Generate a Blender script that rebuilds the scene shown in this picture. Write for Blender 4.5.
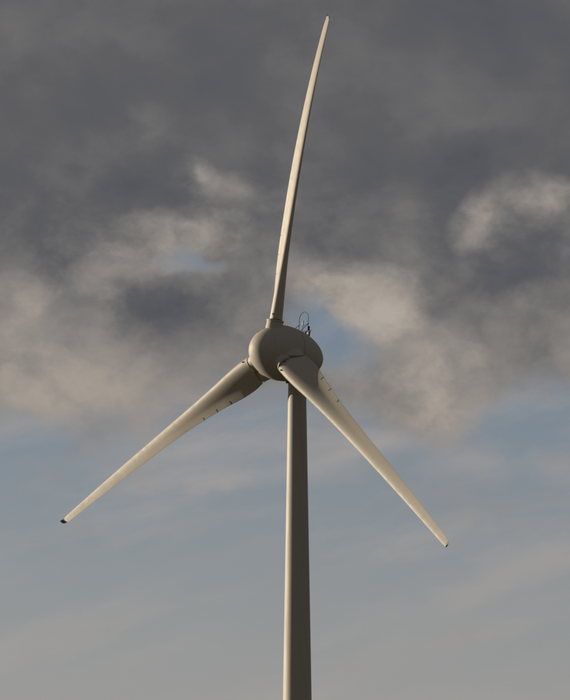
import bpy, math, random
from mathutils import Vector
random.seed(4)
R_ = math.radians
for o in list(bpy.data.objects):
    bpy.data.objects.remove(o)
scene = bpy.context.scene
coll = scene.collection

# ------------------------------------------------------------------ camera
# long lens from a field about half a kilometre away
FOC = 4408.0 / 700.0            # focal length in picture heights
CAM_PITCH = R_(8.981)
cam_d = bpy.data.cameras.new('camera')
cam = bpy.data.objects.new('camera', cam_d)
coll.objects.link(cam)
cam.location = (0, 0, 1.6)
cam.rotation_euler = (math.pi / 2 + CAM_PITCH, 0, 0)
cam_d.sensor_fit = 'VERTICAL'
cam_d.sensor_height = 24.0
cam_d.lens = 24.0 * FOC
cam_d.clip_start = 0.5
cam_d.clip_end = 60000
scene.camera = cam
scene.render.resolution_x, scene.render.resolution_y = 834, 1024

# ------------------------------------------------------------------ sun and sky
SUN_AZ = R_(-64.5)              # from +Y towards +X, so the sun stands left and a little behind
SUN_EL = R_(8.0)
sun_dir = Vector((math.sin(SUN_AZ) * math.cos(SUN_EL), math.cos(SUN_AZ) * math.cos(SUN_EL), math.sin(SUN_EL)))
sd = bpy.data.lights.new('sun', 'SUN')
sd.energy = 3.7
sd.angle = R_(0.53)
sd.color = (1.0, 0.86, 0.68)
sun = bpy.data.objects.new('sun', sd)
coll.objects.link(sun)
sun.rotation_euler = sun_dir.to_track_quat('Z', 'Y').to_euler()
sun.location = (-200, 300, 200)

scene.view_settings.view_transform = 'Standard'
scene.view_settings.look = 'None'
EXPO = 0.65
scene.view_settings.exposure = EXPO
scene.view_settings.gamma = 1.0
scene.view_settings.use_curve_mapping = False

world = bpy.data.worlds.new('World')
scene.world = world
world.use_nodes = True
SKY_STRENGTH = 0.053


class Nodes:
    """small helper to write node trees as expressions"""
    def __init__(self, tree):
        self.t = tree
        tree.nodes.clear()

    def new(self, kind, **kw):
        n = self.t.nodes.new(kind)
        for k, v in kw.items():
            setattr(n, k, v)
        return n

    def put(self, sock, val):
        if val is None:
            return
        if isinstance(val, bpy.types.NodeSocket):
            self.t.links.new(val, sock)
        else:
            sock.default_value = val

    def m(self, op, a, b=None, c=None, clamp=False):
        n = self.new('ShaderNodeMath', operation=op, use_clamp=clamp)
        for s, v in zip(n.inputs, (a, b, c)):
            self.put(s, v)
        return n.outputs[0]

    def vm(self, op, a, b=None, scale=None):
        n = self.new('ShaderNodeVectorMath', operation=op)
        self.put(n.inputs[0], a)
        self.put(n.inputs[1], b)
        if scale is not None:
            self.put(n.inputs['Scale'], scale)
        return n.outputs['Value'] if op in ('LENGTH', 'DOT_PRODUCT') else n.outputs[0]

    def rng(self, v, a, b, lo=0.0, hi=1.0, mode='SMOOTHSTEP'):
        n = self.new('ShaderNodeMapRange', interpolation_type=mode)
        for s, x in zip(n.inputs, (v, a, b, lo, hi)):
            self.put(s, x)
        return n.outputs[0]

    def noise(self, vec, scale, detail=5.0, rough=0.55, dist=0.0):
        n = self.new('ShaderNodeTexNoise')
        self.put(n.inputs['Vector'], vec)
        n.inputs['Scale'].default_value = scale
        n.inputs['Detail'].default_value = detail
        n.inputs['Roughness'].default_value = rough
        n.inputs['Distortion'].default_value = dist
        return n

    def mix(self, f, a, b):
        n = self.new('ShaderNodeMix', data_type='RGBA')
        self.put(n.inputs[0], f)
        self.put(n.inputs[6], a)
        self.put(n.inputs[7], b)
        return n.outputs[2]

    def ramp(self, f, stops):
        n = self.new('ShaderNodeValToRGB')
        el = n.color_ramp.elements
        while len(el) < len(stops):
            el.new(0.5)
        for e, (p, c) in zip(el, stops):
            e.position = p
            e.color = (*c, 1.0)
        self.put(n.inputs[0], f)
        return n.outputs[0]


def lin(r, g, b):
    def f(c):
        c /= 255.0
        return c / 12.92 if c <= 0.04045 else ((c + 0.055) / 1.055) ** 2.4
    return (f(r), f(g), f(b))


def build_sky():
    N = Nodes(world.node_tree)
    out = N.new('ShaderNodeOutputWorld')
    bg = N.new('ShaderNodeBackground')
    bg.inputs['Strength'].default_value = SKY_STRENGTH
    N.t.links.new(bg.outputs[0], out.inputs[0])
    sky = N.new('ShaderNodeTexSky', sky_type='NISHITA')
    sky.sun_disc = False
    sky.sun_elevation = SUN_EL
    sky.sun_rotation = SUN_AZ
    sky.altitude = 100
    sky.air_density = 1.0
    sky.dust_density = 0.5
    sky.ozone_density = 4.0
    tc = N.new('ShaderNodeTexCoord')
    d = tc.outputs['Generated']
    sep = N.new('ShaderNodeSeparateXYZ')
    N.put(sep.inputs[0], d)
    x, y, z = sep.outputs
    K = 44.08                                       # 1 unit = about 1.3 degrees of sky
    az = N.m('ARCTAN2', x, y)
    el = N.m('ARCSINE', z)
    cx = N.new('ShaderNodeCombineXYZ')
    N.put(cx.inputs[0], N.m('MULTIPLY', az, K * 0.988))
    N.put(cx.inputs[1], N.m('MULTIPLY', N.m('SUBTRACT', el, CAM_PITCH), K))
    P = cx.outputs[0]
    D3 = N.vm('SCALE', d, scale=K)                  # seamless coordinates for the noises
    D3f = N.vm('MULTIPLY', D3, (1.0, 1.0, 1.3))     # flatter
    vr = N.new('ShaderNodeVectorRotate', rotation_type='Y_AXIS')
    N.put(vr.inputs['Vector'], D3)
    vr.inputs['Angle'].default_value = R_(15)
    D3w = N.vm('MULTIPLY', vr.outputs[0], (0.8, 0.8, 3.6))     # slanting wispy bands

    # turbulence that frays every cloud edge
    w1 = N.noise(D3f, 0.55, 2.0, 0.5)
    w2 = N.noise(D3f, 1.9, 7.0, 0.62)
    off = N.vm('ADD', N.vm('SCALE', N.vm('SUBTRACT', w1.outputs['Color'], (0.5, 0.5, 0.5)), scale=0.55),
               N.vm('SCALE', N.vm('SUBTRACT', w2.outputs['Color'], (0.5, 0.5, 0.5)), scale=0.50))
    PW = N.vm('ADD', P, N.vm('MULTIPLY', off, (1.0, 0.75, 0.0)))
    sw = N.new('ShaderNodeSeparateXYZ')
    N.put(sw.inputs[0], PW)
    V = sw.outputs[1]

    def blob(u, v, su, sv, rot=0.0):
        mp = N.new('ShaderNodeMapping', vector_type='TEXTURE')
        N.put(mp.inputs['Vector'], PW)
        mp.inputs['Location'].default_value = ((u - 285) / 100, (350 - v) / 100, 0)
        mp.inputs['Rotation'].default_value = (0, 0, R_(rot))
        mp.inputs['Scale'].default_value = (su / 100, sv / 100, 1)
        g = N.new('ShaderNodeTexGradient', gradient_type='SPHERICAL')
        N.put(g.inputs[0], mp.outputs[0])
        return N.m('SMOOTH_MIN', g.outputs[0], 1.0, 0.3)

    def field(start, items):
        acc = start
        for (u, v, su, sv, rot, amp) in items:
            acc = N.m('MULTIPLY_ADD', blob(u, v, su, sv, rot), amp, acc)
        return acc

    big = N.noise(D3f, 0.42, 3.0, 0.5).outputs[0]
    DB = N.vm('ADD', D3f, N.vm('SCALE', off, scale=0.7))
    bil = N.noise(DB, 1.25, 8.0, 0.555).outputs[0]
    sunw = N.vm('ADD', DB, tuple(sun_dir * 0.30))
    bil2 = N.noise(sunw, 1.25, 8.0, 0.555).outputs[0]
    shade = N.m('SUBTRACT', bil, bil2)              # billows: bright towards the sun, dark behind

    # coverage: a closed deck above, open sky towards the horizon
    cov = N.rng(V, -1.75, 1.0, 0.0, 1.25)
    cov = N.m('MULTIPLY_ADD', N.m('SUBTRACT', bil, 0.5), 1.5, cov)
    cov = field(cov, [
        (332, 328, 84, 50, -35, -1.55),    # blue gap behind the nacelle
        (190, 264, 64, 24, -8, -1.15),     # small gap in the deck
        (405, 375, 120, 80, -30, 0.75),    # tongue of cloud hanging low on the right
        (430, 415, 45, 40, 0, 0.35),
        (60, 385, 160, 75, -6, 0.55),
        (105, 440, 70, 30, 10, 0.35),
        (566, 256, 40, 18, -10, -0.5),
        (250, 425, 110, 40, 20, -0.45),
        (540, 350, 110, 50, 0, 0.25),
        (520, 420, 90, 40, 0, -0.5),
        (20, 440, 60, 30, 0, -0.2),
    ])
    cov = N.rng(cov, 0.02, 1.0)

    # how much sunlight a patch of cloud catches
    lit = N.m('MULTIPLY_ADD', shade, N.rng(V, 2.4, 0.9, 0.28, 0.8), 0.23)
    lit = N.m('MULTIPLY_ADD', N.m('SUBTRACT', big, 0.5), 0.55, lit)
    lit = N.m('MULTIPLY_ADD', N.m('SUBTRACT', 1.0, cov), 0.22, lit)     # thin edges let light through
    low = N.rng(V, 1.8, -0.6, 0.0, 0.38)
    lit = N.m('ADD', lit, low)
    sunlit = field(0.0, [
        (191, 173, 34, 20, -25, 0.42),     # pale fleck and its tail
        (235, 190, 75, 22, -14, 0.26),
        (182, 228, 78, 30, 2, 0.58),
        (92, 242, 55, 28, -30, 0.36),
        (122, 268, 80, 30, 12, 0.55),
        (35, 318, 95, 60, 0, 0.38),
        (30, 380, 130, 55, 0, 0.22),
        (120, 405, 120, 45, -8, 0.12),
        (488, 214, 55, 34, 25, 0.72),
        (553, 206, 42, 36, -30, 0.55),
        (335, 278, 85, 34, -16, 0.42),
        (395, 322, 110, 50, -28, 0.52),
        (412, 375, 95, 75, -35, 0.44),
        (435, 412, 40, 34, 0, 0.20),
        (140, 128, 60, 40, 0, 0.10),
        (305, 60, 70, 110, 0, 0.06),
    ])
    lit = N.m('MULTIPLY_ADD', sunlit, N.rng(bil, 0.32, 0.66, 0.50, 1.60), lit)
    lit = field(lit, [
        (158, 316, 122, 46, 3, -0.52),     # dark clots
        (195, 365, 110, 34, 0, -0.15),
        (30, 236, 80, 34, 0, -0.14),
        (520, 268, 85, 38, 5, -0.30),
        (465, 165, 90, 42, 8, -0.22),
        (390, 140, 110, 60, 0, -0.12),
        (70, 95, 85, 75, 0, -0.12),
        (245, 100, 80, 40, -20, -0.10),
        (520, 40, 150, 90, 0, -0.10),
        (318, 232, 60, 40, 0, 0.14),
    ])
    cloud = N.ramp(N.m('MULTIPLY', lit, 0.72),
                   [(0.0, lin(83, 85, 92)), (0.14, lin(95, 95, 98)), (0.28, lin(114, 112, 111)),
                    (0.46, lin(137, 132, 128)), (0.70, lin(160, 151, 143)), (1.0, lin(176, 167, 158))])

    # thin high veil over the open part of the sky
    wis = N.noise(N.vm('ADD', D3w, N.vm('SCALE', off, scale=1.2)), 0.55, 6.0, 0.55).outputs[0]
    wis = N.rng(wis, 0.42, 0.76, 0.0, 0.6)
    wis = field(wis, [(345, 450, 90, 26, 6, 0.65), (215, 484, 110, 18, 6, 0.55), (462, 460, 60, 20, 10, 0.5), (490, 470, 40, 16, 0, 0.4), (320, 475, 60, 20, 0, 0.45),
                      (470, 590, 230, 26, 14, 0.12), (555, 470, 45, 26, 0, 0.45), (430, 640, 260, 30, 18, 0.25), (150, 455, 120, 24, 8, 0.35)])
    wis = N.m('MINIMUM', N.m('MAXIMUM', wis, 0.0), 0.85)

    def up(c):
        return N.vm('SCALE', c, scale=1.0 / (SKY_STRENGTH * 2.0 ** EXPO))
    hazy = N.mix(N.rng(V, -0.4, -3.8, 0.34, 0.80, 'LINEAR'), sky.outputs[0], up(lin(166, 160, 156)))
    veil = N.mix(wis, hazy, up(lin(164, 158, 155)))
    col = N.mix(cov, veil, up(cloud))
    N.put(bg.inputs['Color'], col)
    world.cycles.sampling_method = 'MANUAL'
    world.cycles.sample_map_resolution = 512


build_sky()


# ------------------------------------------------------------------ materials
def paint(name, col, rough=0.42, dirt=0.12, streak=None, metal=0.0, seams=False):
    """weathered coating: slow tint change, faint grime, slight waviness"""
    mt = bpy.data.materials.new(name)
    mt.use_nodes = True
    N = Nodes(mt.node_tree)
    out = N.new('ShaderNodeOutputMaterial')
    b = N.new('ShaderNodeBsdfPrincipled')
    N.t.links.new(b.outputs[0], out.inputs[0])
    tc = N.new('ShaderNodeTexCoord').outputs['Object']
    n1 = N.noise(tc, 0.35, 5.0, 0.6).outputs[0]
    sc = N.vm('MULTIPLY', tc, streak or (1.0, 1.0, 1.0))
    n2 = N.noise(sc, 2.6, 6.0, 0.65).outputs[0]
    g = N.m('MULTIPLY', N.rng(n2, 0.45, 0.85), N.rng(n1, 0.3, 0.7, 0.35, 1.0))
    dark = tuple(c * k for c, k in zip(col, (0.60, 0.56, 0.50)))
    c = N.mix(N.m('MULTIPLY', g, dirt * 3.0), (*col, 1), (*dark, 1))
    c = N.mix(N.rng(n1, 0.3, 0.7, 0.0, 0.10), c, (*[k * 0.8 for k in col], 1))
    N.put(b.inputs['Base Color'], c)
    N.put(b.inputs['Roughness'], N.rng(n2, 0.2, 0.8, rough - 0.06, rough + 0.10, 'LINEAR'))
    b.inputs['Metallic'].default_value = metal
    bp = N.new('ShaderNodeBump')
    bp.inputs['Strength'].default_value = 0.08
    bp.inputs['Distance'].default_value = 0.02
    N.put(bp.inputs['Height'], n2)
    N.t.links.new(bp.outputs[0], b.inputs['Normal'])
    return mt


M_TOWER = paint('tower_paint', (0.375, 0.342, 0.282), 0.62, 0.16, (1.0, 1.0, 0.06))
M_SHELL = paint('shell_paint', (0.385, 0.352, 0.292), 0.62, 0.13, (1.0, 1.0, 0.35))
M_BLADE = paint('blade_paint', (0.395, 0.36, 0.295), 0.58, 0.06, (0.5, 0.5, 0.5))
M_SOFT = paint('joint_sealant', (0.325, 0.295, 0.242), 0.7, 0.15)
M_GAP = paint('grey_gap', (0.06, 0.055, 0.048), 0.8, 0.2)
M_SEAL = paint('black_rubber', (0.022, 0.021, 0.020), 0.7, 0.05)
M_TIP = paint('dull_aluminium', (0.13, 0.127, 0.12), 0.6, 0.1)
M_STEEL = paint('galvanised_steel', (0.028, 0.028, 0.028), 0.6, 0.1)
M_WHITE = paint('white_enamel', (0.8, 0.8, 0.78), 0.35, 0.04)
M_CONC = paint('concrete', (0.30, 0.29, 0.27), 0.9, 0.2)
M_DOOR = paint('green_door', (0.10, 0.14, 0.11), 0.5, 0.1)


def ground_mat(name, cols, scale, rough=0.95):
    mt = bpy.data.materials.new(name)
    mt.use_nodes = True
    N = Nodes(mt.node_tree)
    out = N.new('ShaderNodeOutputMaterial')
    b = N.new('ShaderNodeBsdfPrincipled')
    N.t.links.new(b.outputs[0], out.inputs[0])
    tc = N.new('ShaderNodeTexCoord').outputs['Object']
    a = N.noise(tc, scale, 8.0, 0.6).outputs[0]
    f = N.noise(tc, scale * 60, 6.0, 0.65).outputs[0]
    s = N.m('MULTIPLY_ADD', N.m('SUBTRACT', f, 0.5), 0.6, a)
    N.put(b.inputs['Base Color'], N.ramp(s, [(0.3, cols[0]), (0.5, cols[1]), (0.7, cols[2])]))
    b.inputs['Roughness'].default_value = rough
    bp = N.new('ShaderNodeBump')
    bp.inputs['Strength'].default_value = 0.6
    bp.inputs['Distance'].default_value = 0.15
    N.put(bp.inputs['Height'], f)
    N.t.links.new(bp.outputs[0], b.inputs['Normal'])
    return mt


M_FIELD = ground_mat('stubble_field', ((0.045, 0.042, 0.018), (0.07, 0.055, 0.028), (0.10, 0.075, 0.04)), 0.02)
M_GRAVEL = ground_mat('gravel', ((0.16, 0.15, 0.13), (0.22, 0.21, 0.19), (0.28, 0.26, 0.24)), 0.3)


# ------------------------------------------------------------------ mesh helpers
def make(name, verts, faces, mat, parent=None, origin=(0, 0, 0), sharp=40, parent_origin=(0, 0, 0)):
    """verts are in world coordinates; origin is the object's own pivot in world coordinates"""
    o3 = Vector(origin)
    me = bpy.data.meshes.new(name)
    me.from_pydata([tuple(Vector(v) - o3) for v in verts], [], faces)
    me.validate()
    me.materials.append(mat)
    me.shade_smooth()
    if sharp:
        me.set_sharp_from_angle(angle=R_(sharp))
    ob = bpy.data.objects.new(name, me)
    coll.objects.link(ob)
    if parent is not None:
        ob.parent = parent
        ob.location = o3 - Vector(parent['pivot'])
    else:
        ob.location = o3
    ob['pivot'] = tuple(o3)
    return ob


def loft(rings, cap0=True, cap1=True, closed=True):
    n = len(rings[0])
    verts = [p for r in rings for p in r]
    faces = []
    for i in range(len(rings) - 1):
        for j in range(n if closed else n - 1):
            k = (j + 1) % n
            faces.append((i * n + j, i * n + k, (i + 1) * n + k, (i + 1) * n + j))
    if cap0:
        faces.append(tuple(reversed(range(n))))
    if cap1:
        faces.append(tuple(range((len(rings) - 1) * n, len(rings) * n)))
    return verts, faces


def circle(c, a, b, r, n=64):
    return [c + a * (r * math.cos(2 * math.pi * i / n)) + b * (r * math.sin(2 * math.pi * i / n)) for i in range(n)]


def frame(d):
    d = d.normalized()
    a = d.orthogonal().normalized()
    return a, d.cross(a)


def tube(pts, r, n=10):
    """round bar along a polyline"""
    rings = []
    a, b = frame(pts[1] - pts[0])
    for i, p in enumerate(pts):
        t = (pts[min(i + 1, len(pts) - 1)] - pts[max(i - 1, 0)]).normalized()
        a = (a - t * a.dot(t)).normalized()
        b = t.cross(a)
        rings.append(circle(p, a, b, r[i] if isinstance(r, (list, tuple)) else r, n))
    return loft(rings)


def box(c, ax, ay, az, sx, sy, sz):
    vs = [c + ax * (i * sx / 2) + ay * (j * sy / 2) + az * (k * sz / 2) for i in (-1, 1) for j in (-1, 1) for k in (-1, 1)]
    fs = [(0, 1, 3, 2), (4, 6, 7, 5), (0, 4, 5, 1), (2, 3, 7, 6), (0, 2, 6, 4), (1, 5, 7, 3)]
    return vs, fs


def join(*parts):
    V, F = [], []
    for v, f in parts:
        k = len(V)
        V += v
        F += [tuple(i + k for i in q) for q in f]
    return V, F


def lerp(x, xs, ys):
    if x <= xs[0]:
        return ys[0]
    for i in range(len(xs) - 1):
        if x <= xs[i + 1]:
            t = (x - xs[i]) / (xs[i + 1] - xs[i])
            return ys[i] + t * (ys[i + 1] - ys[i])
    return ys[-1]


def smooth_table(xs, ys):
    """monotone-ish cubic through the knots"""
    n = len(xs)
    m = []
    for i in range(n):
        a, b = max(i - 1, 0), min(i + 1, n - 1)
        m.append((ys[b] - ys[a]) / (xs[b] - xs[a]))

    def f(x):
        if x <= xs[0]:
            return ys[0]
        if x >= xs[-1]:
            return ys[-1]
        i = max(k for k in range(n - 1) if xs[k] <= x)
        h = xs[i + 1] - xs[i]
        t = (x - xs[i]) / h
        return ((2 * t**3 - 3 * t**2 + 1) * ys[i] + (t**3 - 2 * t**2 + t) * h * m[i]
                + (-2 * t**3 + 3 * t**2) * ys[i + 1] + (t**3 - t**2) * h * m[i + 1])
    return f


# ------------------------------------------------------------------ turbine frame
PSI, TAU = R_(49.01), R_(3.9)                     # yaw of the rotor, upward tilt of its axis
HUB = Vector((-1.61, 513.86, 82.82))
NV = Vector((-math.sin(PSI) * math.cos(TAU), -math.cos(PSI) * math.cos(TAU), math.sin(TAU)))   # nose direction
HV = Vector((math.cos(PSI), -math.sin(PSI), 0))
VV = HV.cross(-NV)
if VV.z < 0:
    VV = -VV
UP = Vector((0, 0, 1))
OVER = 4.05
TOW = HUB - NV * OVER
TX, TY = TOW.x, TOW.y
BASE = Vector((TX, TY, 0))

# ------------------------------------------------------------------ setting
gv, gf = [], []
G, S = 60, 12000.0
for j in range(G + 1):
    for i in range(G + 1):
        u, v = (i / G * 2 - 1), (j / G * 2 - 1)
        px = math.copysign(abs(u) ** 2.2, u) * S
        py = math.copysign(abs(v) ** 2.2, v) * S + 260
        r = math.hypot(px, py - 260)
        fade = min(1, max(0, (r - 700) / 1500))
        gv.append((px, py, fade * 3.0 * (math.sin(px * .0021 + 1) * math.cos(py * .0017))))
for j in range(G):
    for i in range(G):
        a = j * (G + 1) + i
        gf.append((a, a + 1, a + G + 2, a + G + 1))
ground = make('ground', gv, gf, M_FIELD, sharp=None)
ground['kind'] = 'structure'
ground['label'] = 'stubble field stretching out around the turbine'

pad = make('gravel_pad', *loft([circle(Vector((TX, TY, z)), Vector((1, 0, 0)), Vector((0, 1, 0)), r, 48)
                                for z, r in ((-0.2, 11.4), (0.02, 11.2), (0.06, 10.6))]), M_GRAVEL, origin=(TX, TY, 0))
pad['kind'] = 'structure'
pad['label'] = 'round gravel pad around the foot of the tower'

# ------------------------------------------------------------------ wind turbine
turb = bpy.data.objects.new('wind_turbine', None)
coll.objects.link(turb)
turb.location = BASE
turb['pivot'] = tuple(BASE)
turb['label'] = 'tall pale grey wind turbine with egg-shaped nacelle and three slender blades'
turb['category'] = 'wind turbine'

# tower: slim cone of bolted steel sections
X1, Y1 = Vector((1, 0, 0)), Vector((0, 1, 0))
TOP = HUB.z - 3.48


def tower_r(z):
    return 1.055 + (TOP - z) * 0.01665 + max(0, 12 - z) ** 2 * 0.0012


rings = []
zs = [0.35] + [k * 2.0 for k in range(1, int(TOP / 2) + 1)] + [TOP]
for z in zs:
    rings.append(circle(Vector((TX, TY, z)), X1, Y1, tower_r(z), 128))
tower = make('tower', *loft(rings), M_TOWER, turb, BASE)
for z in (20.2, 40.4):
    c = lambda q, e: circle(Vector((TX, TY, q)), X1, Y1, tower_r(q) + e, 128)
    make('flange_joint', *loft([c(z - .055, -.01), c(z - .05, .008), c(z + .05, .008), c(z + .055, -.01)], False, False),
         M_SOFT, tower, (TX, TY, z))
make('foundation', *loft([circle(Vector((TX, TY, z)), X1, Y1, r, 64) for z, r in ((-0.4, 4.3), (0.30, 4.2), (0.36, 4.1))]),
     M_CONC, turb, BASE)
# door and steps at the foot, on the side away from the rotor
DV = Vector((math.sin(PSI), math.cos(PSI), 0))
DS = Vector((DV.y, -DV.x, 0))
rb = tower_r(2.2)
dc = BASE + DV * (rb + 0.0) + UP * 2.35
door = make('door', *box(dc, DS, DV, UP, 0.95, 0.5, 2.2), M_DOOR, tower, dc)
make('handle', *box(dc + DV * 0.29 + DS * 0.36, DS, DV, UP, 0.05, 0.08, 0.2), M_STEEL, door, dc + DV * .29 + DS * .36)
for k in range(5):
    p = BASE + DV * (rb + 0.55 + 0.28 * (4 - k)) + UP * (0.42 + 0.19 * k)
    make('step', *box(p, DS, DV, UP, 1.1, 0.27, 0.04), M_STEEL, turb, p)

# yaw bearing, dark, between tower head and shell
def cz(z, r, n=96):
    return circle(Vector((TX, TY, z)), X1, Y1, r, n)


make('yaw_bearing', *loft([cz(TOP - .10, 1.10), cz(TOP + .0, 1.22), cz(TOP + .14, 1.24), cz(TOP + .5, 1.2)]), M_SEAL, turb, (TX, TY, TOP))
for k in range(12):
    a = 2 * math.pi * k / 12 + 0.35
    q = Vector((math.cos(a), math.sin(a), 0))
    p = Vector((TX, TY, TOP + .02)) + q * 1.27
    make('yaw_clamp', *box(p, q, q.cross(UP), UP, .16, .22, .18), M_SEAL, turb, p)

# egg: turning spinner in front of the seam, fixed nacelle behind it
AM, RM, LF, EF, LB, EB = -1.507, 3.30, 4.30, 1.86, 6.12, 1.88
SEAM = -2.5


def egg_r(a):
    if a >= AM:
        return RM * max(0, 1 - ((a - AM) / LF) ** EF) ** (1 / EF)
    return RM * max(0, 1 - ((AM - a) / LB) ** EB) ** (1 / EB)


EGG = HUB - VV * 0.10


fr = [AM + LF * math.sin(math.pi / 2 * t / 40) for t in range(41)]
mid = [SEAM + .035 + (AM - SEAM - .035) * t / 8 for t in range(8)]
lip = [circle(EGG + NV * (SEAM + q), HV, VV, egg_r(SEAM) - e, 128) for q, e in ((.16, .30), (.035, .30), (.035, .012))]
body = [circle(EGG + NV * a, HV, VV, max(egg_r(a), 1e-3), 128) for a in mid + fr]
spinner = make('spinner', *loft(lip + body, False, True), M_SHELL, turb, HUB)
bk = [AM - LB * math.sin(math.pi / 2 * t / 48) for t in range(49)]
bk = [a for a in bk if a < SEAM - .06]
lip = [circle(EGG + NV * (SEAM - q), HV, VV, egg_r(SEAM) - e, 128) for q, e in ((.16, .30), (.035, .30), (.035, .012))]
body = [circle(EGG + NV * a, HV, VV, max(egg_r(a), 1e-3), 128) for a in bk]
NP = HUB - NV * OVER
nacelle = make('nacelle', *loft(lip + body, False, True), M_SHELL, turb, NP)
make('seam_gap', *loft([circle(EGG + NV * (SEAM + q), HV, VV, egg_r(SEAM) - .10, 128) for q in (-.12, .12)], False, False),
     M_SEAL, nacelle, HUB + NV * SEAM)
# thin moulding joints of the spinner shell
for a in (1.35,):
    make('shell_joint', *loft([circle(EGG + NV * (a + q), HV, VV, egg_r(a + q) + e, 128) for q, e in
                               ((-.03, -.01), (-.02, .002), (.02, .002), (.03, -.01))], False, False), M_SOFT, spinner, HUB + NV * a)


# ------------------------------------------------------------------ blades
chord_f = smooth_table([3.3, 4.4, 5.6, 7.5, 10, 14, 19, 25, 32, 38, 40.0, 40.75],
                       [3.50, 3.66, 3.72, 3.52, 3.02, 2.50, 2.11, 1.79, 1.39, 1.02, 0.88, 0.66])
twist_f = smooth_table([3.3, 5.5, 7.5, 10, 14, 19, 25, 32, 38, 40.75], [37.5, 36.5, 34.5, 29.5, 19.5, 11.0, 6.4, 4.0, 2.8, 2.0])
thick_f = smooth_table([3.3, 4.0, 6, 8, 12, 20, 32, 41], [1.55, 1.5, 1.32, 1.16, .84, .50, .24, .09])
axis_f = smooth_table([3.3, 9, 15, 28, 41], [.295, .288, .295, .32, .354])
TH0 = R_(7.60)
DEFL = (2.00, -0.26, -0.37)
SAG = 1.643
FN = 26
FXS = [(1 - math.cos(math.pi * i / FN)) / 2 for i in range(FN + 1)]


def nac(x):
    return 5 * (.2969 * math.sqrt(x) - .126 * x - .3516 * x * x + .2843 * x**3 - .1015 * x**4)


class Blade:
    def __init__(self, idx):
        a = TH0 + (R_(-0.6), 4 * math.pi / 3, 2 * math.pi / 3)[idx]
        self.a, self.i = a, idx
        self.e = HV * math.sin(a) + VV * math.cos(a)
        self.m = HV * math.cos(a) - VV * math.sin(a)

    def axis(self, r):
        s = r / 41.0
        return HUB + self.e * r - NV * (DEFL[self.i] * s**3) - UP * (SAG * s * s * abs(math.sin(self.a)))

    def dirs(self, r):
        t = R_(twist_f(r))
        return self.m * math.cos(t) + NV * math.sin(t), NV * math.cos(t) - self.m * math.sin(t)

    def surf(self, r, x, y, grow=0.0):
        """x 0..1 from leading edge, y in metres towards the wind"""
        ch, pn = self.dirs(r)
        c = chord_f(r)
        return self.axis(r) + ch * ((axis_f(r) - x) * c + grow * (1 - 2 * x)) + pn * y

    def camber(self, r, x):
        k = lerp(r, [3.3, 6.1, 6.9, 10, 13, 17, 26], [.0, .0, .10, .11, .08, .035, .0])   # kicked-up trailing edge panels
        q = max(0, (x - .60) / .40)
        return k * chord_f(r) * q ** 1.5 - .012 * chord_f(r) * math.sin(math.pi * x)

    def ring(self, r, grow=0.0, gy=1.0):
        th = thick_f(r)
        pts = []
        for i, x in enumerate(FXS):                      # windward side, leading edge to trailing edge
            pts.append(self.surf(r, x, self.camber(r, x) + gy * th * nac(x) * .96, grow))
        for x in reversed(FXS[1:-1]):
            pts.append(self.surf(r, x, self.camber(r, x) - gy * th * nac(x) * 1.04, grow))
        pts[FN] = self.surf(r, 1.0, self.camber(r, 1.0), grow)
        return pts


ROOT = 3.62


def root_fit(self, pts, r, drop=-0.48):
    """the root edge follows the round shell towards the trailing edge"""
    k = 1 - min(1, (r - ROOT) / 2.2)
    if k <= 0:
        return pts
    xs = FXS + list(reversed(FXS[1:-1]))
    res = []
    for p, x in zip(pts, xs):
        t = min(1, max(0, (x - .42) / .5))
        res.append(p - self.e * (drop * k * t * t * (3 - 2 * t)))
    return res


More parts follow.
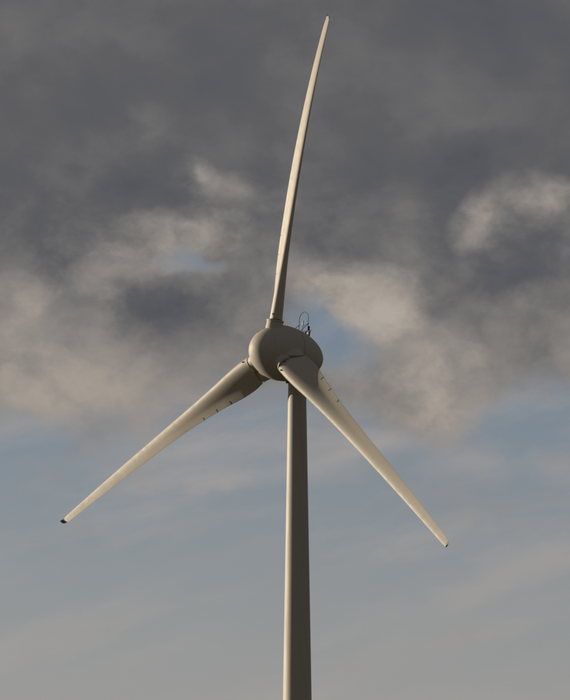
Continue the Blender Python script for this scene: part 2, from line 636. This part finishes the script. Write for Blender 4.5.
Blade.root_fit = root_fit
for bi in range(3):
    B = Blade(bi)
    st = [ROOT + .04 * k for k in range(4)] + [ROOT + .2 + (40.7 - ROOT - .2) * (k / 96) for k in range(97)]
    bl = make('blade', *loft([B.root_fit(B.ring(r), r) for r in st]), M_BLADE, turb, HUB, sharp=50)
    # round cuff of the spinner that carries the blade
    cu = [circle(HUB + B.e * r, B.m, NV, q, 48) for r, q in ((2.0, 1.06), (2.9, 1.02), (3.05, .99), (3.34, .97), (3.36, 1.02), (3.38, 1.04),
                                                            (3.52, 1.04), (3.55, 1.01), (3.56, 0.8))]
    make('blade_cuff', *loft(cu), M_SHELL, spinner, B.axis(2.7), sharp=35)
    fxs = [.30 + .70 * math.sin(math.pi / 2 * k / 12) for k in range(13)]
    ff = []

    def rise(x, lift):
        t = min(1, max(0, (x - .45) / .5))
        return .82 * t * t * (3 - 2 * t) * min(1, max(0, (1.75 - lift) / 1.0))
    for lift, k, g in ((1.75, 2.6, .30), (1.25, 1.7, .14), (.95, 1.25, .05), (.72, 1.05, .0), (.56, 1.0, .0), (.55, .85, -.05)):
        top = [B.surf(ROOT, x, thick_f(ROOT) * max(nac(x), .03) * k) - B.dirs(ROOT)[0] * (g * x) - B.e * (lift - rise(x, lift)) for x in fxs]
        bot = [B.surf(ROOT, x, -thick_f(ROOT) * max(nac(x), .03) * k) - B.dirs(ROOT)[0] * (g * x) - B.e * (lift - rise(x, lift)) for x in reversed(fxs)]
        ff.append(top + bot)
    make('edge_fairing', *loft(ff), M_SHELL, spinner, B.axis(3.0), sharp=35)
    make('root_seal', *loft([circle(HUB + B.e * r, B.m, NV, .70, 32) for r in (3.4, 3.75)]), M_SEAL, bl, B.axis(3.6))
    # dark joints between the trailing edge segments
    for r in (9.3, 11.6, 13.9):
        ch, pn = B.dirs(r)
        rows = []
        for dr in (-.032, .032):
            q = []
            xs = [.85, .89, .93, .97, 1.0, 1.004]
            for x in xs:
                xx = min(x, 1.0)
                q.append(B.surf(r + dr, x, B.camber(r, xx) + thick_f(r) * nac(xx) * .96 + .018))
            for x in reversed(xs):
                xx = min(x, 1.0)
                q.append(B.surf(r + dr, x, B.camber(r, xx) - thick_f(r) * nac(xx) * 1.04 - .012))
            rows.append(q)
        make('edge_joint', *loft(rows), M_GAP, bl, B.surf(r, .95, 0), sharp=30)
    # contact stub on the leading edge near the root
    p = B.surf(4.15, .03, thick_f(4.1) * .30)
    ch, pn = B.dirs(4.1)
    make('contact_stub', *box(p, ch, pn, B.e, .10, .10, .24), M_SEAL, bl, p)
    # metal tip, turned back like a small winglet
    tip = []
    for r, back, c, t, rot in ((40.62, 0, .67, .10, 0), (40.78, -.02, .66, .10, -10), (40.92, -.08, .58, .09, -35), (41.00, -.18, .44, .07, -60),
                               (41.04, -.30, .26, .045, -75), (41.05, -.38, .08, .015, -80)):
        ch, pn = B.dirs(40.7)
        cpt = B.axis(min(r, 40.7)) + B.e * max(0, r - 40.7) - NV * back
        tdir = (B.e * math.cos(R_(rot)) - NV * math.sin(R_(rot)))
        nn = tdir.cross(ch).normalized()
        if nn.dot(pn) < 0 and abs(rot) < 60:
            nn = -nn
        tip.append([cpt + ch * ((.36 - x) * c) + nn * (t * nac(x) * s) for s, X in ((1, FXS), (-1, list(reversed(FXS[1:-1])))) for x in X])
    make('blade_tip', *loft(tip), M_TIP, bl, B.axis(40.7), sharp=35)

# ------------------------------------------------------------------ instruments on the nacelle
def on_shell(a, alpha, lift=0.0):
    return EGG + NV * a + (HV * math.sin(alpha) + VV * math.cos(alpha)) * (egg_r(a) + lift)


AX0 = -4.75
arch_c = on_shell(AX0, 0.02, 0)
W = 0.82
pts = []
for k in range(7):
    pts.append(arch_c - HV * W + VV * (-.25 + 2.2 * k / 6))
for k in range(1, 16):
    t = math.pi * k / 16
    pts.append(arch_c - HV * (W * math.cos(t)) + VV * (1.95 + 0.85 * math.sin(t)))
for k in range(7):
    pts.append(arch_c + HV * W + VV * (1.95 - 2.25 * k / 6))
arch = make('lightning_arch', *tube(pts, .040, 10), M_STEEL, nacelle, arch_c)
for s in (-1, 1):
    q0 = arch_c + HV * (W * s) + VV * 1.30
    q1 = on_shell(AX0 + 1.30, 0.08 + s * W / 3.0, -.08)
    make('brace', *tube([q0 - (q1 - q0).normalized() * .05, q1], .034, 8), M_STEEL, arch, q0)
    make('brace_clamp', *box(q0, HV, NV, VV, .13, .13, .15), M_STEEL, arch, q0)
# aviation light / sensor carrier with cross bar
cb = arch_c - NV * .25 + VV * .48 + HV * .28
bar = make('sensor_bar', *box(cb, HV, NV, VV, 1.75, .09, .09), M_SEAL, nacelle, cb)
for s in (-.05, .62):
    p0 = cb + HV * s
    p1 = on_shell(AX0 - .25, .1 + s / 2.7, -.1)
    make('post', *tube([p1, p0 - VV * .05], .10, 10), M_SEAL, bar, p0)
lc = cb + HV * .40 + VV * .05
prof = [(0, .11), (.05, .16), (.10, .16), (.12, .12), (.36, .12), (.40, .15), (.46, .15), (.52, .04)]
make('warning_light', *loft([circle(lc + VV * z, HV, NV, r, 20) for z, r in prof]), M_SEAL, nacelle, lc)
make('cabinet', *box(cb + HV * .32 - VV * .28, HV, NV, VV, .20, .14, .30), M_WHITE, bar, cb + HV * .32 - VV * .28)
wc = arch_c - HV * .12 + VV * .15
rod = make('wind_sensor', *loft([circle(wc + VV * z, HV, NV, r, 16) for z, r in ((1.02, .05), (1.05, .085), (1.55, .085), (1.62, .05), (1.64, .01))]),
           M_WHITE, nacelle, wc + VV)
make('sensor_stem', *tube([wc - VV * .3, wc + VV * 1.03], .03, 8), M_STEEL, rod, wc)
make('stem_brace', *tube([wc + VV * .95, arch_c + HV * W + VV * 1.28], .025, 8), M_STEEL, arch, wc)
for ob in bpy.data.objects:
    if 'pivot' in ob:
        del ob['pivot']
